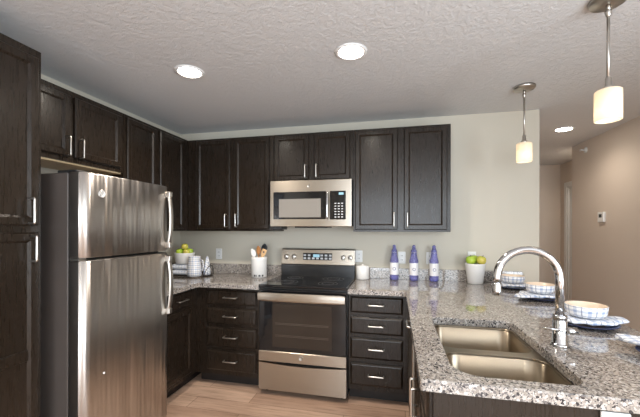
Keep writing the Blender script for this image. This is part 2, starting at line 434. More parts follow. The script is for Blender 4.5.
# ------------------------------------------------------------------ base cabinets
t = thing('base_cabinet', 'dark base cabinet with drawer over door beside the refrigerator', 'cabinet', (.3, -.6, 0))
B().box(.004, .61, -1.15, -.006, .1, .875).build('body', M['espresso'], t)
B().box(.004, .535, -1.15, -.006, .002, .1).build('toe_kick', M['toe'], t)
f = LEFT(.61)
add_front(t, f, -1.13, -.70, .727, .853, 'drawer', -.86, .797, False)
add_front(t, f, -1.13, -.70, .14, .70, 'door', -1.10, .64)
DR = [(.724, .853), (.556, .692), (.357, .524), (.142, .320)]
f = BACK(-.61)
t = thing('drawer_cabinet', 'dark four-drawer base cabinet in the corner left of the range', 'cabinet', (.92, -.3, 0))
B().box(.612, 1.231, -.61, -.006, .1, .875).build('body', M['espresso'], t)
B().box(.612, 1.231, -.535, -.006, .002, .1).build('toe_kick', M['toe'], t)
for z0, z1 in DR: add_front(t, f, .718, 1.198, z0, z1, 'drawer', .958, (z0 + z1) / 2 + .005, False)
t = thing('drawer_cabinet', 'dark four-drawer base cabinet between range and peninsula', 'cabinet', (2.22, -.3, 0))
B().box(1.995, 2.465, -.61, -.006, .1, .875).box(2.465, 3.07, -.735, -.006, .1, .875).build('body', M['espresso'], t)
B().box(1.995, 2.54, -.535, -.006, .002, .1).build('toe_kick', M['toe'], t)
for z0, z1 in DR: add_front(t, f, 2.011, 2.424, z0, z1, 'drawer', 2.2175, (z0 + z1) / 2 + .005, False)
# dishwasher
t = thing('dishwasher', 'built-in dishwasher with steel door edge facing the range side of the peninsula', 'dishwasher', (2.77, -1.045, 0))
B().box(2.492, 3.05, -1.32, -.742, .1, .872).build('body', M['black'], t)
B().box(2.54, 3.05, -1.32, -.742, .002, .1).build('toe_kick', M['toe'], t)
d = B().box(2.459, 2.491, -1.32, -.742, .12, .74, .004, 1).build('door', M['steel'], t)
B().box(2.464, 2.491, -1.32, -.742, .745, .868, .004, 1).build('control_panel', M['black'], t)
B().tube(arc_path([(2.465, -1.20, .80), (2.437, -1.20, .80), (2.437, -1.06, .80), (2.465, -1.06, .80)], .012), .007, 8).build('handle', M['pull'], t)
# sink base
t = thing('sink_cabinet', 'dark sink base cabinet at the near end of the peninsula', 'cabinet', (2.77, -1.74, 0))
b = B().box(2.508, 3.07, -2.125, -2.1145, .1, .875).box(2.508, 3.07, -1.337, -1.325, .1, .875).box(2.508, 3.05, -2.1145, -1.337, .1, .12).box(3.05, 3.07, -2.1145, -1.337, .1, .875)
b.box(2.488, 2.508, -2.125, -1.325, .1, .875); b.build('body', M['espresso'], t)
B().box(2.54, 3.07, -2.10, -1.33, .002, .1).build('toe_kick', M['toe'], t)
f = PEN(2.488)
add_front(t, f, -2.105, -1.75, .13, .715, 'door', -1.785, .640)
add_front(t, f, -1.72, -1.37, .13, .715, 'door', -1.685, .640)
add_front(t, f, -2.105, -1.37, .735, .858, 'drawer', None, 0, name='false_front')
for x in (2.489, 3.038): B().box(x, x + .032, -2.1285, -2.1255, .1, .874).build('end_stile', M['espresso'], t)

# ------------------------------------------------------------------ counters
def rpoly(pts, rad, k=6):
    """polygon with rounded corners: rad[i] per corner"""
    out = []; n = len(pts)
    for i in range(n):
        a, c, e = Vector(pts[i - 1]), Vector(pts[i]), Vector(pts[(i + 1) % n]); r = rad[i]
        if r <= 0: out.append(c); continue
        d0 = (a - c).normalized(); d1 = (e - c).normalized()
        ctr = c + (d0 + d1) * r; p0 = c + d0 * r; p1 = c + d1 * r
        a0 = math.atan2(p0.y - ctr.y, p0.x - ctr.x); a1 = math.atan2(p1.y - ctr.y, p1.x - ctr.x)
        da = (a1 - a0 + PI) % (2 * PI) - PI
        for j in range(k + 1): an = a0 + da * j / k; out.append(Vector((ctr.x + r * math.cos(an), ctr.y + r * math.sin(an))))
    return out
def inset(poly, d):
    n = len(poly); out = []
    area2 = sum(poly[i].x * poly[(i + 1) % n].y - poly[(i + 1) % n].x * poly[i].y for i in range(n)); sg = 1 if area2 > 0 else -1
    for i in range(n):
        a, c, e = poly[i - 1], poly[i], poly[(i + 1) % n]
        t0 = (c - a).normalized(); t1 = (e - c).normalized()
        n0 = Vector((-t0.y, t0.x)) * sg; n1 = Vector((-t1.y, t1.x)) * sg; m = n0 + n1
        out.append(c + m * (d / max(.3, (1 + n0.dot(n1)))))
    return out
def slab(outer, holes, z0, z1, ch=.003):
    b = B()
    def side(poly, s):
        rs = [b.ring([Vector((p.x, p.y, z0)) for p in poly]), b.ring([Vector((p.x, p.y, z1 - ch)) for p in poly]), b.ring([Vector((p.x, p.y, z1)) for p in inset(poly, ch * s)])]
        b.bridge(rs[0], rs[1]); b.bridge(rs[1], rs[2]); return rs
    ro = side(outer, 1); rh = [side(h, -1) for h in (holes or [])]
    for lev in (0, 2):
        es = []
        for r in [ro[lev]] + [h[lev] for h in rh]:
            for i in range(len(r)):
                e = b.b.edges.get((r[i], r[(i + 1) % len(r)])) or b.b.edges.new((r[i], r[(i + 1) % len(r)])); es.append(e)
        bmesh.ops.triangle_fill(b.b, edges=es, use_beauty=True, use_dissolve=False)
    return b
CT, CB = .914, .876; CS = CT + .0012
t = thing('countertop', 'speckled grey granite L-shaped countertop in the left corner', 'countertop', (.6, -.3, CB))
slab(rpoly([(.003, -.003), (.003, -1.17), (.655, -1.17), (.655, -.655), (1.2315, -.655), (1.2315, -.003)], [0, 0, 0, .012, 0, 0]), None, CB, CT).build('slab', M['granite'], t)
b = B().box(.022, 1.2315, -.022, -.003, CT, 1.018, .002, 1).box(.003, .022, -1.17, -.003, CT, 1.018, .002, 1); b.build('backsplash', M['granite'], t)
hole = rpoly([(2.557, -1.366), (2.953, -1.366), (2.953, -2.102), (2.557, -2.102)], [.045, .055, .06, .10], 8)
t = thing('countertop', 'speckled grey granite peninsula countertop with sink cutout', 'countertop', (2.9, -1.1, CB))
slab(rpoly([(1.9945, -.003), (1.9945, -.655), (2.443, -.655), (2.443, -2.166), (3.50, -2.166), (3.50, -.003)], [0, 0, .012, .013, .035, 0], 6), [hole], CB, CT).build('slab', M['granite'], t)
B().box(1.9945, 3.466, -.022, -.003, CT, 1.018, .002, 1).build('backsplash', M['granite'], t)

# ------------------------------------------------------------------ sink and faucet
t = thing('kitchen_sink', 'undermount double-bowl stainless steel sink in the peninsula', 'sink', (2.757, -1.72, .66))
def bpoly(y0, y1, rad, i, r):
    return rpoly([(2.563 + i, y1 - i), (2.947 - i, y1 - i), (2.947 - i, y0 + i), (2.563 + i, y0 + i)], [max(.01, q + r) for q in rad], 8)
def bowl(y0, y1, rad):
    b = B(); P = lambda i, r: bpoly(y0, y1, rad, i, r)
    Z = lambda poly, z: [Vector((p.x, p.y, z)) for p in poly]
    z1 = .868
    rings = [Z(P(-.003, .003), z1), Z(P(.002, 0), z1 - .004), Z(P(.006, 0), z1 - .10), Z(P(.012, .0), .715), Z(P(.022, .005), .698), Z(P(.045, .01), .692),
             Z(P(.048, .01), .689), Z(P(.02, 0), .690), Z(P(.009, 0), .712), Z(P(.003, 0), z1 - .10), Z(P(-.001, 0), z1 - .005), Z(P(-.003, .003), z1 - .002)]
    rs = [b.ring(r) for r in rings]
    for a, c in zip(rs, rs[1:]): b.bridge(a, c, True)
    b.bridge(rs[-1], rs[0]); b.face(rs[5]); b.face(rs[6][::-1])
    return b
BF, BN = (-1.727, -1.374, [.055, .06, .07, .07]), (-2.094, -1.777, [.07, .07, .065, .10])
for q, yd in ((BF, -1.55), (BN, -1.94)):
    o = bowl(*q).build('basin', M['steel_sink'], t)
    B().lathe([(.045, .002), (.04, .006), (.012, .004), (.012, 0)], (2.757, yd, .692), 24).build('drain', M['chrome'], o)
V2 = lambda *a: [Vector(p) for p in a]
slab(V2((2.535, -2.111), (2.975, -2.111), (2.975, -1.345), (2.535, -1.345)), [bpoly(*BF, .001, 0), bpoly(*BN, .001, 0)], .868, .8745, .0015).build('rim', M['steel_sink'], t)

FX, FY = 3.033, -1.715
t = thing('faucet', 'tall chrome gooseneck faucet behind the double sink', 'faucet', (FX, FY, CT))
B().lathe([(.034, 0), (.034, .006), (.029, .010), (.0265, .012), (.0265, .10), (.0245, .104), (.0245, .112), (.0265, .114), (.0265, .126), (.019, .13)], (FX, FY, CT + .001), 24).build('base', M['chrome'], t)
pts = [(FX, FY, CT + .125), (FX, FY, 1.19)]
cxn, rad = FX - .12, .12
for i in range(1, 19):
    a = PI * i / 18; pts.append((cxn + rad * math.cos(a), FY, 1.19 + rad * math.sin(a)))
pts.append((FX - .24, FY, 1.165))
B().tube(pts, .0165, 16).build('spout', M['chrome'], t)
B().lathe([(.0165, .055), (.0182, .052), (.0188, .02), (.0185, .002), (.013, 0)], (FX - .24, FY, 1.112), 20).build('spray_head', M['chrome'], t)
o = B().cyl((FX + .015, FY - .012, CT + .066), (FX + .058, FY - .012, CT + .066), .0165, .0145).build('lever', M['chrome'], t)
B().tube([(FX + .048, FY - .012, CT + .07), (FX + .0, FY - .035, CT + .073), (FX - .075, FY - .03, CT + .078)], .0045, 8).build('lever_arm', M['chrome'], o)

# ------------------------------------------------------------------ refrigerator
FX0, FX1, FY0, FY1, FZ = .71, .80, -1.897, -1.222, 1.694
t = thing('refrigerator', 'stainless top-freezer refrigerator between pantry and base cabinet', 'refrigerator', (.4, -1.61, 0))
B().box(.03, .695, FY0 + .006, FY1 - .006, .03, FZ - .003, .004, 1).build('body', M['fridge_side'], t)
B().box(.693, FX0 + .002, FY0 + .012, FY1 - .012, .04, FZ - .02).build('gasket', M['gasket'], t)
B().box(.10, .66, FY0 + .03, FY1 - .03, .002, .03).build('kick_plate', M['gasket'], t)
def fr_door(z0, z1, name):
    b = B(); n = 26; rings = []
    # plan outline: rounded front with a slight crown, lofted vertically
    def outline(i):
        pts = [Vector((FX0 + i, FY0 + i)), Vector((FX0 + i, FY1 - i))]
        w0, w1 = FY1 - i, FY0 + i
        for k in range(n + 1):
            s = k / n; y = w0 + (w1 - w0) * s; e = min(s, 1 - s) * (FY1 - FY0); r = .022
            drop = 0 if e >= r else r - math.sqrt(max(0, r * r - (r - e) ** 2))
            pts.append(Vector((FX1 - i - drop - .007 * (2 * s - 1) ** 2, y)))
        return pts
    for z, i in ((z0, .006), (z0 + .006, 0), (z1 - .006, 0), (z1, .006)): rings.append([Vector((p.x, p.y, z)) for p in outline(i)])
    rs = [b.ring(r) for r in rings]
    for a, c in zip(rs, rs[1:]):
        m = len(a)
        for k in range(m): b.face([a[k], a[(k + 1) % m], c[(k + 1) % m], c[k]], 2 <= k < m - 1)
    b.face(rs[0][::-1]); b.face(rs[-1])
    return b.build(name, M['steel_door'], t)
d1 = fr_door(1.242, FZ, 'freezer_door'); d2 = fr_door(.075, 1.229, 'fresh_food_door')
def fr_handle(z0, z1, par):
    y = FY1 - .022; L = z1 - z0; b = B(); pts = []
    for k in range(17):
        s = k / 16; pts.append((FX1 - .008 + .033 * math.sin(PI * min(1, max(0, s))) ** .5, y, z0 + L * s))
    b.tube(pts, .019, 12, flat=.55)
    for z in (z0 + .018, z1 - .018): b.box(FX1 - .02, FX1 + .026, y - .018, y + .014, z - .02, z + .02, .006, 2)
    return b.build('handle', M['nickel'], par)
fr_handle(1.262, 1.655, d1); fr_handle(.80, 1.205, d2)
def badge(root, p, n, r=.019, mat='nickel'):
    b = B(); p = Vector(p); ax = 'y' if abs(n[1]) > .5 else 'x'; s = n[1] if ax == 'y' else n[0]
    prof = [(r, 0), (r, .003 * s), (r * .86, .004 * s), (r * .82, .0025 * s), (.0005, .0025 * s)]
    b.lathe(prof, p, 24, axis=ax)
    def q(u, v): return p + (Vector((u, .0032 * s, v)) if ax == 'y' else Vector((.0032 * s, u, v)))
    for sgn in (-1, 1):
        pts = [q(sgn * r * (.12 + .42 * abs(math.sin(k / 10 * PI)) * (1 if k < 7 else .5)), r * (.55 - 1.1 * k / 10)) for k in range(11)]
        b.tube(pts, r * .06, 6)
    return b.build('badge', M[mat], root)
badge(d1, (FX1 - .0035, FY0 + .115, 1.588), (1, 0, 0), .021, 'badge')
B().box(.62, .745, FY0 + .01, FY0 + .075, FZ - .014, FZ + .012, .006, 2).build('hinge_cap', M['gasket'], t)
B().box(.70, .765, FY0 + .008, FY0 + .05, 1.2292, 1.2418).build('hinge', M['nickel'], t)
B().lathe([(.006, 0), (.006, .003), (.001, .004)], (FX1 - .0035, FY0 + .13, .60), 12, axis='x').build('screw_cap', M['plastic'], d2)

# ------------------------------------------------------------------ range
RX0, RX1 = 1.234, 1.990
t = thing('range', 'freestanding stainless electric range with black glass cooktop', 'range', (1.613, -.35, 0))
B().box(RX0, RX1, -.635, -.03, .035, .905).build('body', M['black'], t)
for x in (RX0 + .05, RX1 - .05):
    for y in (-.58, -.1): B().cyl((x, y, .002), (x, y, .037), .018).build('leg', M['black'], t)
b = B().box(RX0 - .0, RX1 + .0, -.672, -.10, .905, .927, .006, 2); ck = b.build('cooktop', M['black_glass'], t)
def burner(x, y, r):
    b = B()
    for rr in (r, r * .62): b.lathe([(rr, .0004), (rr, .0008), (rr - .003, .0008), (rr - .003, .0004)], (x, y, .927), 40, closed=True)
    b.build('burner_ring', plain('printed_ring', (.13, .13, .13), .3), ck)
for x, y, r in ((1.43, -.50, .10), (1.80, -.50, .085), (1.43, -.24, .075), (1.80, -.24, .10)): burner(x, y, r)
# back guard
bgd = B().box(RX0 + .002, RX1 - .006, -.10, -.03, .915, 1.05, .003, 1).build('back_guard', M['black'], t)
b = B()
prof = [(-.03, 1.035), (-.098, 1.035), (-.105, 1.045), (-.085, 1.185), (-.075, 1.196), (-.03, 1.196)]
b.loft([[Vector((x, y, z)) for y, z in prof] for x in (RX0 + .004, RX1 - .008)]); cpn = b.build('control_panel', M['steel'], t)
b = B(); b.box(1.465, 1.76, -.1015, -.094, 1.085, 1.155, .003, 1); dsp = b.build('display_panel', M['black'], cpn)
def onpanel(z): return -.105 + .02 * (z - 1.045) / .14
B().box(1.57, 1.635, -.1035, -.096, 1.115, 1.143).build('screen', M['screen'], dsp)
b = B()
for i in range(7):
    for j in range(2):
        x = 1.485 + i * .043
        if 1.56 < x < 1.64 and j: continue
        b.box(x - .013, x + .013, -.103, -.096, 1.094 + j * .03, 1.112 + j * .03)
b.build('keypad', M['key'], dsp)
for x in (1.29, 1.37, 1.87, 1.94):
    k = B().lathe([(.024, 0), (.023, -.016), (.021, -.022), (.001, -.022)], (x, onpanel(1.115) + .004, 1.115), 20, axis='y').build('knob', M['pull'], cpn)
    B().box(x - .004, x + .004, onpanel(1.115) - .026, onpanel(1.115) - .016, 1.095, 1.135, .002, 1).build('grip', M['nickel'], k)
# oven door
dr = B().box(RX0 + .006, RX1 - .006, -.668, -.637, .372, .885, .005, 2).build('oven_door', M['black_glass'], t)
B().box(1.358, 1.868, -.6695, -.664, .408, .77, .002, 1).build('oven_window', M['oven_window'], dr)
b = B()
for z in (.50, .51, .60, .61): b.box(1.385, 1.84, -.6705, -.669, z - .0015, z + .0015)
b.build('rack_lines', plain('rack_wire', (.09, .07, .055), .4), dr)
b = B(); n = 20; rings = []
for k in range(n + 1):
    s = k / n; x = RX0 + .012 + (RX1 - RX0 - .024) * s; bow = .012 * math.sin(PI * s)
    yo = -.668 - .044 - bow; e = .0 if 0 < k < n else .004
    rings.append([Vector((x, yo + dy, .833 + dz)) for dy, dz in ((.014, -.036 + e), (.004, -.034 + e), (0, -.024), (-.001, .0), (0, .024), (.004, .034 - e), (.014, .036 - e))])
b.loft(rings, smooth=False)
for x in (RX0 + .03, RX1 - .03): b.box(x - .015, x + .015, -.712, -.666, .815, .85)
b.build('oven_handle', M['steel'], dr)
st = B().box(RX0 + .004, RX1 - .004, -.672, -.637, .284, .370, .003, 1).build('door_trim', M['steel'], t)
badge(st, (1.610, -.672, .334), (0, -1, 0), .02)
# storage drawer with a shallow arched top edge
b = B(); top = []; n = 16
for k in range(n + 1): s = k / n; top.append((RX0 + .006 + (RX1 - RX0 - .012) * s, .274 - .016 * math.sin(PI * s)))
poly = [(RX1 - .006, .045), (RX0 + .006, .045)] + top
b.loft([[Vector((x, y, z)) for x, z in poly] for y in (-.637, -.67)]); b.build('storage_drawer', M['steel'], t)

# ------------------------------------------------------------------ microwave
MZ0, MZ1, MY = 1.417, 1.836, -.405
t = thing('microwave', 'stainless over-the-range microwave with black glass door', 'microwave', (1.613, -.2, MZ0))
B().box(RX0, RX1, -.365, -.006, MZ0 + .004, MZ1 - .001).build('body', M['black'], t)
B().box(RX0, RX1, MY, -.366, MZ0, MZ1, .004, 2).build('fascia', M['steel'], t)
d = B().box(1.267, 1.762, MY - .004, MY + .01, 1.483, 1.732, .003, 1).build('door', M['black_glass'], t)
B().box(1.322, 1.716, MY - .0055, MY, 1.499, 1.667, .001, 1).build('window', M['mesh_window'], d)
B().tube(arc_path([(1.781, MY + .002, 1.484), (1.781, MY - .04, 1.49), (1.781, MY - .046, 1.60), (1.781, MY - .04, 1.715), (1.781, MY + .002, 1.721)], .012), .0095, 10).build('handle', M['chrome'], d)
c = B().box(1.797, 1.940, MY - .004, MY + .01, 1.479, 1.732, .003, 1).build('control_panel', M['black_glass'], t)
B().box(1.878, 1.92, MY - .0055, MY, 1.697, 1.717).build('screen', M['screen'], c)
b = B()
for j in range(7):
    for i in range(3):
        if j < 1: continue
        b.box(1.848 + i * .03 - .008, 1.848 + i * .03 + .008, MY - .0053, MY, 1.645 - j * .024 - .004, 1.645 - j * .024 + .004)
b.build('keypad', M['key'], c)
badge(t, (1.602, MY, 1.778), (0, -1, 0), .014)
B().box(1.45, 1.76, -.33, -.12, MZ0 - .012, MZ0 + .004).build('vent_grille', M['black'], t)
B().box(1.238, 1.34, -.36, -.22, MZ0 - .03, MZ0 + .004, .004, 1).build('under_bracket', M['black'], t)  # small dark bracket under the microwave, gives no light

# ------------------------------------------------------------------ ceiling fixtures
def downlight(loc, label):
    t = thing('recessed_light', label, 'ceiling light', (loc[0], loc[1], ZC), 'recessed ceiling lights')
    c = (loc[0], loc[1], ZC)
    B().lathe([(.096, 0), (.096, -.004), (.084, -.009), (.074, -.006), (.074, -.001)], c, 40, closed=True).build('trim_ring', M['plastic'], t)
    B().lathe([(.0735, -.0012), (.0735, -.0045), (.001, -.0048)], c, 40).build('lens', M['lens'], t)
    return t
downlight((1.01, -1.305), 'bright round recessed light nearer the cabinets above the refrigerator')
downlight((2.104, -1.318), 'bright round recessed light on the ceiling in front of the range')
downlight((4.10, .70), 'bright round recessed light at the hallway entrance')
for x, y, p in ((1.01, -1.305, 38), (2.104, -1.318, 38), (4.10, .70, 10)):
    bulb('downlight_lamp', 'SPOT', (x, y, ZC - .03), p, WARM, .07, 2.7)
# extra ceiling lamps added unseen behind the camera for warm front light
for x, y in ((1.4, -4.4), (3.3, -4.4)):
    downlight((x, y), 'added unseen recessed light over the living area, %s' % ('toward the pantry side' if x < 2 else 'toward the window side'))
    bulb('downlight_lamp', 'SPOT', (x, y, ZC - .03), 32, WARM, .07, 2.7)

downlight((4.87, 1.82), 'added unseen recessed light further down the hallway, around the corner')  # extra lamp added out of view to brighten the hall
bulb('downlight_lamp', 'SPOT', (4.87, 1.82, ZC - .03), 8, WARM, .07, 2.7)
def pendant(loc, label):
    x, y = loc; t = thing('pendant_lamp', label, 'pendant lamp', (x, y, ZC), 'pendants over the peninsula')
    B().lathe([(.074, 0), (.074, -.012), (.066, -.022), (.02, -.026), (.012, -.028)], (x, y, ZC), 32).build('canopy', M['nickel'], t)
    b = B().cyl((x, y, ZC - .026), (x, y, ZC - .055), .009).lathe([(.013, -.055), (.013, -.062), (.009, -.08), (.006, -.083)], (x, y, ZC), 16)
    b.build('swivel', M['nickel'], t)
    B().cyl((x, y, ZC - .08), (x, y, 2.085), .0062, seg=12).build('rod', M['nickel'], t)
    B().lathe([(.008, .05), (.012, .045), (.012, .012), (.02, .006), (.02, -.008)], (x, y, 2.045), 20).build('socket', M['nickel'], t)
    r = .051; b = B().lathe([(.022, 2.036), (.045, 2.036), (r, 2.031), (r, 1.898), (r - .003, 1.896), (r - .005, 1.898), (r - .005, 2.027), (.022, 2.031)], (x, y, 0), 40, closed=True)
    b.build('shade', M['shade'], t)
    o = bulb('pendant_bulb', 'POINT', (x, y, 1.925), .22, (1, .80, .56), .028); return t
pendant((3.296, -.55), 'farther of the two white drum pendant lamps, over the bowls')
pendant((3.314, -1.51), 'nearer of the two white drum pendant lamps, at picture right')

# ------------------------------------------------------------------ wall fittings
def outlet(x, z, label, slots=True):
    t = thing('outlet', label, 'outlet', (x, -.001, z), 'white wall outlets above the counters')
    B().box(x - .036, x + .036, -.007, -.001, z - .058, z + .058, .003, 2).build('cover_plate', M['plastic'], t)
    for dz in (-.02, .02):
        s = B().box(x - .016, x + .016, -.0085, -.006, z + dz - .014, z + dz + .014, .002, 1).build('socket', M['plastic'], t)
        B().box(x - .008, x - .005, -.009, -.008, z + dz - .006, z + dz + .006).box(x + .005, x + .008, -.009, -.008, z + dz - .006, z + dz + .006).build('slots', M['slot'], s)
    return t
outlet(.484, 1.12, 'white outlet on the back wall left of the utensil crock')
outlet(2.012, 1.125, 'white outlet beside the range above the white canister')
outlet(2.425, 1.12, 'white outlet behind the blue bottle nearest the range')
outlet(2.685, 1.12, 'white outlet behind the blue bottle nearest the peninsula')
outlet(3.05, 1.13, 'white outlet just behind the white pot of apples')
t = thing('outlet', 'white outlet plate on the dark end of the peninsula under the counter', 'outlet', (3.02, -2.129, .82))
B().box(2.963, 3.039, -2.135, -2.1255, .785, .857, .003, 2).build('cover_plate', M['plastic'], t)
for x in (2.981, 3.021): B().box(x - .014, x + .014, -2.1365, -2.133, .806, .838, .002, 1).build('socket', M['plastic'], t)
t = thing('thermostat', 'small white thermostat on the tan wall at right', 'thermostat', (XR, .955, 1.53))
B().box(XR - .026, XR - .001, .90, 1.01, 1.475, 1.585, .006, 2).build('case', M['plastic'], t)
B().box(XR - .028, XR - .024, 0.93, .98, 1.525, 1.562, .001, 1).build('screen', M['slot'], t)
t = thing('sprinkler', 'small white sidewall fitting high on the tan wall', 'sprinkler', (XR, 1.29, 2.345))
B().lathe([(.036, -.001), (.036, -.006), (.02, -.012), (.008, -.014)], (XR, 1.29, 2.345), 20, axis='x').build('escutcheon', M['plastic'], t)
B().cyl((XR - .012, 1.29, 2.345), (XR - .05, 1.29, 2.345), .008).box(XR - .06, XR - .05, 1.265, 1.315, 2.349, 2.355).box(XR - .056, XR - .052, 1.267, 1.313, 2.333, 2.356).build('head', M['plastic'], t)

# ------------------------------------------------------------------ counter things
def apple(loc, r, label, mat, group, tilt=(0, 0)):
    loc = Vector(loc); t = thing('apple', label, 'apple', loc, group)
    prof = [(.001, r * .62), (r * .18, r * .72), (r * .45, r * .86), (r * .78, r * .68), (r, r * .12), (r * .92, -r * .35), (r * .62, -r * .78), (r * .3, -r * .88), (.001, -r * .74)]
    B().lathe(prof, loc, 20).build('flesh', mat, t)
    B().tube([loc + Vector((0, 0, r * .6)), loc + Vector((r * .05, 0, r * .9)), loc + Vector((r * .15, 0, r * 1.15))], r * .05, 6).build('stalk', M['stalk'], t)
    t.rotation_euler = (tilt[0], tilt[1], 0); return t
def pot(loc, r0, r1, h, name, label, cat, mat):
    t = thing(name, label, cat, loc); x, y, z = loc
    B().lathe([(r0 - .006, 0), (r0, .004), (r1, h - .006), (r1 + .002, h), (r1 - .004, h), (r1 - .006, h - .008), (r0 - .007, .012), (.001, .012)], loc, 40).build('body', mat, t)
    return t
# right pot of apples
pot((3.055, -.118, CS), .064, .085, .178, 'flower_pot', 'white tapered pot heaped with green apples by the peninsula', 'pot', M['white'])
G = 'green apples in the white pot by the peninsula'
def heap(cx, cy, zr, ring, r, dz, n, a0, labels, mats, g, top=True):
    for i in range(n):
        a = a0 + 2 * PI * i / n
        apple((cx + ring * math.cos(a), cy + ring * math.sin(a), zr + dz), r, labels[i], M[mats[i]], g, (-.25 * math.sin(a), .25 * math.cos(a)))
    if top: apple((cx, cy, zr + dz + math.sqrt((2.02 * r) ** 2 - ring ** 2) + .002), r, labels[n], M[mats[n]], g)
heap(3.055, -.118, CS + .178, .0495, .0415, .029, 3, -2.6, ['green apple at the left front of the right-hand pot', 'green apple with a yellow blush at the right of the right-hand pot', 'green apple at the back of the right-hand pot, toward the wall'], ['apple', 'apple_blush', 'apple'], G, False)

# corner tray with jug, towels and a bowl of apples
t = thing('wire_tray', 'black wire tray holding plaid towels and jug in the counter corner', 'tray', (.33, -.28, CS))
def wire_ring(rx, ry, z, r=.0035):
    b = B(); pts = [(.33 + rx * math.cos(2 * PI * k / 40), -.28 + ry * math.sin(2 * PI * k / 40), z) for k in range(41)]
    return b.tube(pts, r, 8, caps=False)
wire_ring(.215, .183, CS + .005, .005).build('base_ring', M['bronze'], t)
b = B()
for k in range(-4, 5):
    x = .33 + k * .045; h = .183 * math.sqrt(max(0, 1 - ((x - .33) / .215) ** 2)); b.tube([(x, -.28 - h, CS + .006), (x, -.28 + h, CS + .006)], .002, 6)
b.build('base_wires', M['bronze'], t)
pts = [(.33 + .222 * math.cos(.5 * s), -.28 + .19 * math.sin(.5 * s), CS + .008 + .10 * (1 - abs(s) ** 2.5)) for s in [k / 8 - 1 for k in range(17)]]
B().tube(pts, .004, 8).build('handle', M['bronze'], t)
def towel_stack(cx, cy, w_, d_, z0, n, name, labels):
    for i in range(n):
        z = z0 + i * .056; b = B(); prof = []
        rings = []
        for k in range(13):
            s = k / 12; x = cx - w_ / 2 + w_ * s; hh = .0265 + .001 * math.sin(9 * s + i)
            rings.append([Vector((x, cy + d_ / 2 * math.cos(a) * (1 if abs(math.cos(a)) > .3 else .97), z + .0275 + hh * math.copysign(abs(math.sin(a)) ** .5, math.sin(a)))) for a in [2 * PI * q / 16 for q in range(16)]])
        b.loft(rings, smooth=True); tag(b.build(name, M['plaid_towel'], loc=(cx, cy, z)), labels[i], 'towel', 'folded plaid towels in the wire tray')
towel_stack(.245, -.28, .165, .16, CS + .0105, 2, 'folded_towel', ['pale plaid folded towel at the bottom of the wire tray, under another towel', 'pale plaid folded towel directly under the apple bowl'])
pot((.255, -.28, 1.0405), .086, .100, .108, 'bowl', 'white bowl of green apples on the folded towels in the corner', 'bowl', M['white'])
G = 'green apples in the white bowl in the corner'
heap(.255, -.28, 1.1485, .0525, .0355, .009, 4, -2.2, ['green apple at the left front of the corner bowl', 'yellow green apple at the right front of the corner bowl', 'green apple at the right back of the corner bowl',
     'green apple at the left back of the corner bowl', 'apple with reddish blush on top of the heap in the corner bowl'], ['apple', 'apple_blush', 'apple', 'apple', 'apple_blush'], G)
t = thing('jug', 'white jug with a pale blue check beside the apple bowl', 'jug', (.425, -.35, CS + .009))
B().lathe([(.06, 0), (.068, .006), (.069, .05), (.062, .13), (.055, .185), (.058, .197), (.054, .197), (.051, .185), (.057, .12), (.062, .05), (.058, .012), (.001, .012)], (.415, -.35, CS + .009), 32).build('body', M['plaid_jug'], t)
B().tube([(.472, -.35, 1.09), (.503, -.35, 1.08), (.513, -.35, 1.03), (.502, -.35, .985), (.482, -.35, .972)], .007, 8).build('handle', M['plaid_jug'], t)
def crumple(name, cx, cy, rx, ry, h, z0, label, mat, seed, grp=None):
    rnd = random.Random(seed); b = B(); n = 28; m = 7; rs = []
    ph = [rnd.uniform(0, 6.28) for _ in range(5)]
    top = []
    for j in range(m + 1):
        s = j / m; row = []
        for k in range(n):
            a = 2 * PI * k / n; wv = 1 + .13 * math.sin(3 * a + ph[0]) + .08 * math.sin(7 * a + ph[1])
            rr = (1 - s * .97) if j else 1.0
            row.append(Vector((cx + rx * rr * wv * math.cos(a), cy + ry * rr * wv * math.sin(a), z0 + .002 + h * (math.sin(s * PI / 2) ** .7) * (1 + .18 * math.sin(5 * a + ph[2] + 3 * s)))))
        rs.append(b.ring(row))
    for a_, c_ in zip(rs, rs[1:]): b.bridge(a_, c_, True)
    b.face(rs[-1]); b.face(rs[0][::-1])
    return tag(b.build(name, mat, loc=(cx, cy, z0)), label, 'napkin', grp)
crumple('napkin', .485, -.235, .03, .045, .16, CS + .009, 'bunched blue plaid cloth at the right side of the wire tray', M['plaid_cloth'], 3)

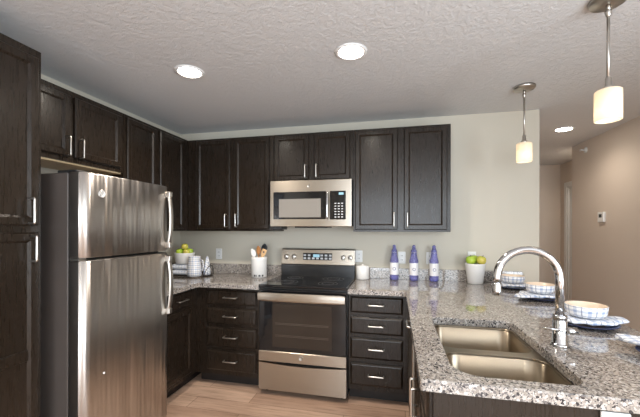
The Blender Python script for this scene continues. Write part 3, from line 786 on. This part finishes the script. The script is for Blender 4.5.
# utensil crock
CX, CY = 1.04, -.20
t = thing('utensil_crock', 'white ceramic crock of cooking utensils left of the range', 'crock', (CX, CY, CS))
B().lathe([(.070, 0), (.077, .004), (.078, .175), (.080, .182), (.080, .200), (.074, .200), (.072, .19), (.072, .012), (.001, .012)], (CX, CY, CS), 40).build('body', M['white'], t)
b = B()
for a0, a1 in ((-1.86, -1.66), (-1.60, -1.50), (-1.26, -1.02), (-.84, -.62)):
    q = []
    for k in range(5):
        a = a0 + (a1 - a0) * k / 4; q.append(a)
    for k in range(4):
        P = lambda a, z: Vector((CX + .0782 * math.cos(a), CY + .0782 * math.sin(a), CS + z))
        b.face(b.ring([P(q[k], .012), P(q[k + 1], .012), P(q[k + 1], .03), P(q[k], .03)]))
b.build('lettering', M['slot'], t)
def utensil(name, label, mat, p0, p1, head, w_, kind):
    p0, p1 = Vector(p0), Vector(p1); d = (p1 - p0).normalized(); t = thing(name, label, 'utensil', p0, 'utensils in the white crock')
    B().tube([p0, p1], .0055, 8).build('handle', mat, t)
    side = Vector((1, 0, 0)); side = (side - d * side.dot(d)).normalized(); nrm = d.cross(side)
    rings = []
    for k in range(11):
        s = k / 10; ww = w_ * (math.sin(PI * min(.97, .08 + .92 * s)) ** .55 if kind == 'spoon' else min(1, .35 + 1.2 * s) * (1 if s < .93 else .85)); ww = max(ww, .006)
        c = p1 - d * .012 + d * head * s + nrm * (.010 * math.sin(PI * s) if kind == 'spoon' else 0)
        rings.append([c + side * ww * math.cos(a) + nrm * .0042 * math.sin(a) for a in [2 * PI * q / 14 for q in range(14)]])
    h = B(); h.loft(rings, smooth=True); h = h.build('head', mat, t)
    if kind == 'slot':
        c = p1 + d * head * .55 - nrm * 0
        B().lathe([(.009, -.0052), (.009, .0052)], c, 14, axis='y').build('hole', M['slot'], t)
    return t
utensil('spoon', 'white spoon leaning at the left of the crock', M['white'], (CX + .02, CY - .018, CS + .016), (CX - .05, CY - .018, CS + .21), .085, .026, 'spoon')
utensil('wooden_spoon', 'brown wooden spoon in the crock beside the white spoon', M['spoon_wood'], (CX + .005, CY + .010, CS + .016), (CX - .012, CY + .010, CS + .235), .085, .026, 'spoon')
utensil('ladle', 'black ladle standing tallest in the crock', M['black_nylon'], (CX - .02, CY + .040, CS + .016), (CX + .027, CY + .042, CS + .255), .088, .033, 'spoon')
utensil('spatula', 'tan wooden spatula with a hole leaning right in the crock', M['tan_wood'], (CX - .02, CY - .045, CS + .016), (CX + .048, CY - .040, CS + .205), .09, .026, 'slot')

# white canister right of the range
t = thing('canister', 'small white canister right of the range in front of an outlet', 'canister', (2.058, -.095, CS))
B().lathe([(.058, 0), (.062, .004), (.062, .122), (.06, .126), (.055, .126), (.055, .012), (.001, .012)], (2.058, -.095, CS), 36).build('body', M['white'], t)
B().lathe([(.053, .118), (.053, .128), (.02, .132), (.010, .134), (.010, .142), (.001, .144)], (2.058, -.095, CS), 28).build('lid', M['white'], t)

# blue bottles
def bottle(x, y, label):
    t = thing('glass_bottle', label, 'bottle', (x, y, CS), 'blue glass bottles against the backsplash')
    return t
def make_bottle(x, y, label):
    t = bottle(x, y, label); c = (x, y, CS)
    b = B().lathe([(.034, 0), (.0395, .004), (.0405, .02), (.0405, .172), (.0395, .188), (.0345, .207), (.0295, .224), (.0268, .248), (.0258, .268), (.0235, .284), (.0165, .292), (.0165, .302), (.0135, .306)], c, 32)
    b.build('body', M['blue_glass'], t)
    B().lathe([(.0412, .052), (.0412, .165)], c, 32, caps=(0, 0)).build('label', M['label'], t)
    o = B().lathe([(.0125, .306), (.0155, .309), (.015, .322), (.008, .33), (.001, .331)], c, 20).build('stopper', M['blue_glass'], t)
    b = B()
    for s in (-1, 1): b.tube([(x + s * .0272, y, CS + .262), (x + s * .027, y, CS + .285), (x + s * .017, y, CS + .318), (x, y, CS + .334)], .0014, 6)
    b.tube([(x + .0272 * math.cos(2 * PI * k / 16), y + .0272 * math.sin(2 * PI * k / 16), CS + .262) for k in range(17)], .0014, 6, caps=False)
    b.build('wire_clip', M['nickel'], t); return t
bt = make_bottle(2.354, -.075, 'blue glass bottle with white label, nearest the range of three')
copy_thing(bt, (2.533, -.078, CS), 'blue glass bottle with white label, in the middle of three')
copy_thing(bt, (2.712, -.078, CS), 'blue glass bottle with white label, nearest the pot of apples')

# place settings
def plate(x, y, label):
    return tag(B().lathe([(.07, 0), (.085, .004), (.128, .016), (.132, .019), (.128, .020), (.085, .010), (.001, .008)], (x, y, CS), 48).build('plate', M['navy'], loc=(x, y, CS)), label, 'plate', 'navy plates on the peninsula')
def cloth(x, y, label, seed, wx=.124, wy=.095, tail=(1, -.4), tl=.09):
    """a napkin folded flat over the plate: a thin wavy pad with one corner trailing past the rim"""
    rnd = random.Random(seed); b = B(); n = 44; p1, p2 = rnd.uniform(0, 6), rnd.uniform(0, 6)
    ta = math.atan2(tail[1], tail[0]); L = []
    for j, (s, z) in enumerate(((.93, .0), (1.0, .004), (.985, .011), (.93, .016), (.8, .017), (.5, .0155), (.2, .0155))):
        row = []
        for k in range(n):
            a = 2 * PI * k / n; da = (a - ta + PI) % (2 * PI) - PI
            ex = 1 + tl / wx * math.exp(-(da / .42) ** 2) * min(1, s)
            sq = 1 / max(abs(math.cos(a)), abs(math.sin(a))) ** .35
            rip = 1 + .03 * math.sin(9 * a + p1)
            zz = CS + .0245 + z + (.003 * math.sin(11 * a + p2) if .7 < s < .99 else 0)
            row.append(Vector((x + wx * s * sq * rip * ex * math.cos(a), y + wy * s * sq * rip * ex * math.sin(a), zz)))
        L.append(b.ring(row))
    for a_, c_ in zip(L, L[1:]): b.bridge(a_, c_, True)
    b.face(L[-1]); b.face(L[0][::-1])
    return tag(b.build('napkin', M['plaid_cloth'], loc=(x, y, CS)), label, 'napkin', 'plaid napkins on the navy plates')
def soup_bowl(x, y, label):
    z = CS + .0445
    t = thing('bowl', label, 'bowl', (x, y, z), 'plaid bowls on the peninsula')
    B().lathe([(.052, 0), (.058, .002), (.074, .008), (.084, .022), (.0885, .058), (.087, .060)], (x, y, z), 48, caps=(1, 0)).build('outside', M['plaid_bowl'], t)
    B().lathe([(.0872, .060), (.085, .058), (.079, .03), (.072, .016), (.04, .012), (.001, .012)], (x, y, z), 48, caps=(0, 1)).build('inside', M['cream'], t)['label'] = 'plain cream inside'
    return t
SET = [(3.298, -.30, 'nearest the back wall', 1, (-1, -.3), .05), (3.338, -.72, 'in the middle, behind the faucet arch', 2, (-1, -.75), .085), (3.30, -1.36, 'nearest the camera, beside the faucet base', 5, (1, .15), .075)]
for x, y, la, sd, tail, tl in SET:
    plate(x, y, 'navy plate under a plaid napkin and bowl, ' + la)
    cloth(x, y, 'blue and white plaid napkin under a bowl, ' + la, sd, tail=tail, tl=tl)
    soup_bowl(x, y, 'blue and white plaid bowl on a napkin, ' + la)
plate(3.40, -1.80, 'navy plate under the empty napkin at the right picture edge')
b = B(); n = 14; rows = []
for k in range(n + 1):
    s = k / n; c0 = Vector((3.262, -1.66)) ; d = Vector((.24, -.19)); wd = Vector((.09, .11)) * (.10 + .9 * min(1, s * 1.3))
    ctr = c0 + d * s; ring = []
    for q in range(16):
        a = 2 * PI * q / 16; u = math.cos(a); v = math.copysign(abs(math.sin(a)) ** .6, math.sin(a))
        ring.append(Vector((ctr.x + wd.x * u, ctr.y + wd.y * u, CS + .0365 + .010 * v + .003 * math.sin(3.5 * u) + .003 * s)))
    rows.append(ring)
b.loft(rows, smooth=True)
tag(b.build('napkin', M['plaid_cloth'], loc=(3.36, -1.74, CS)), 'folded pale plaid napkin without a bowl at the right picture edge', 'napkin', 'plaid napkins on the navy plates')
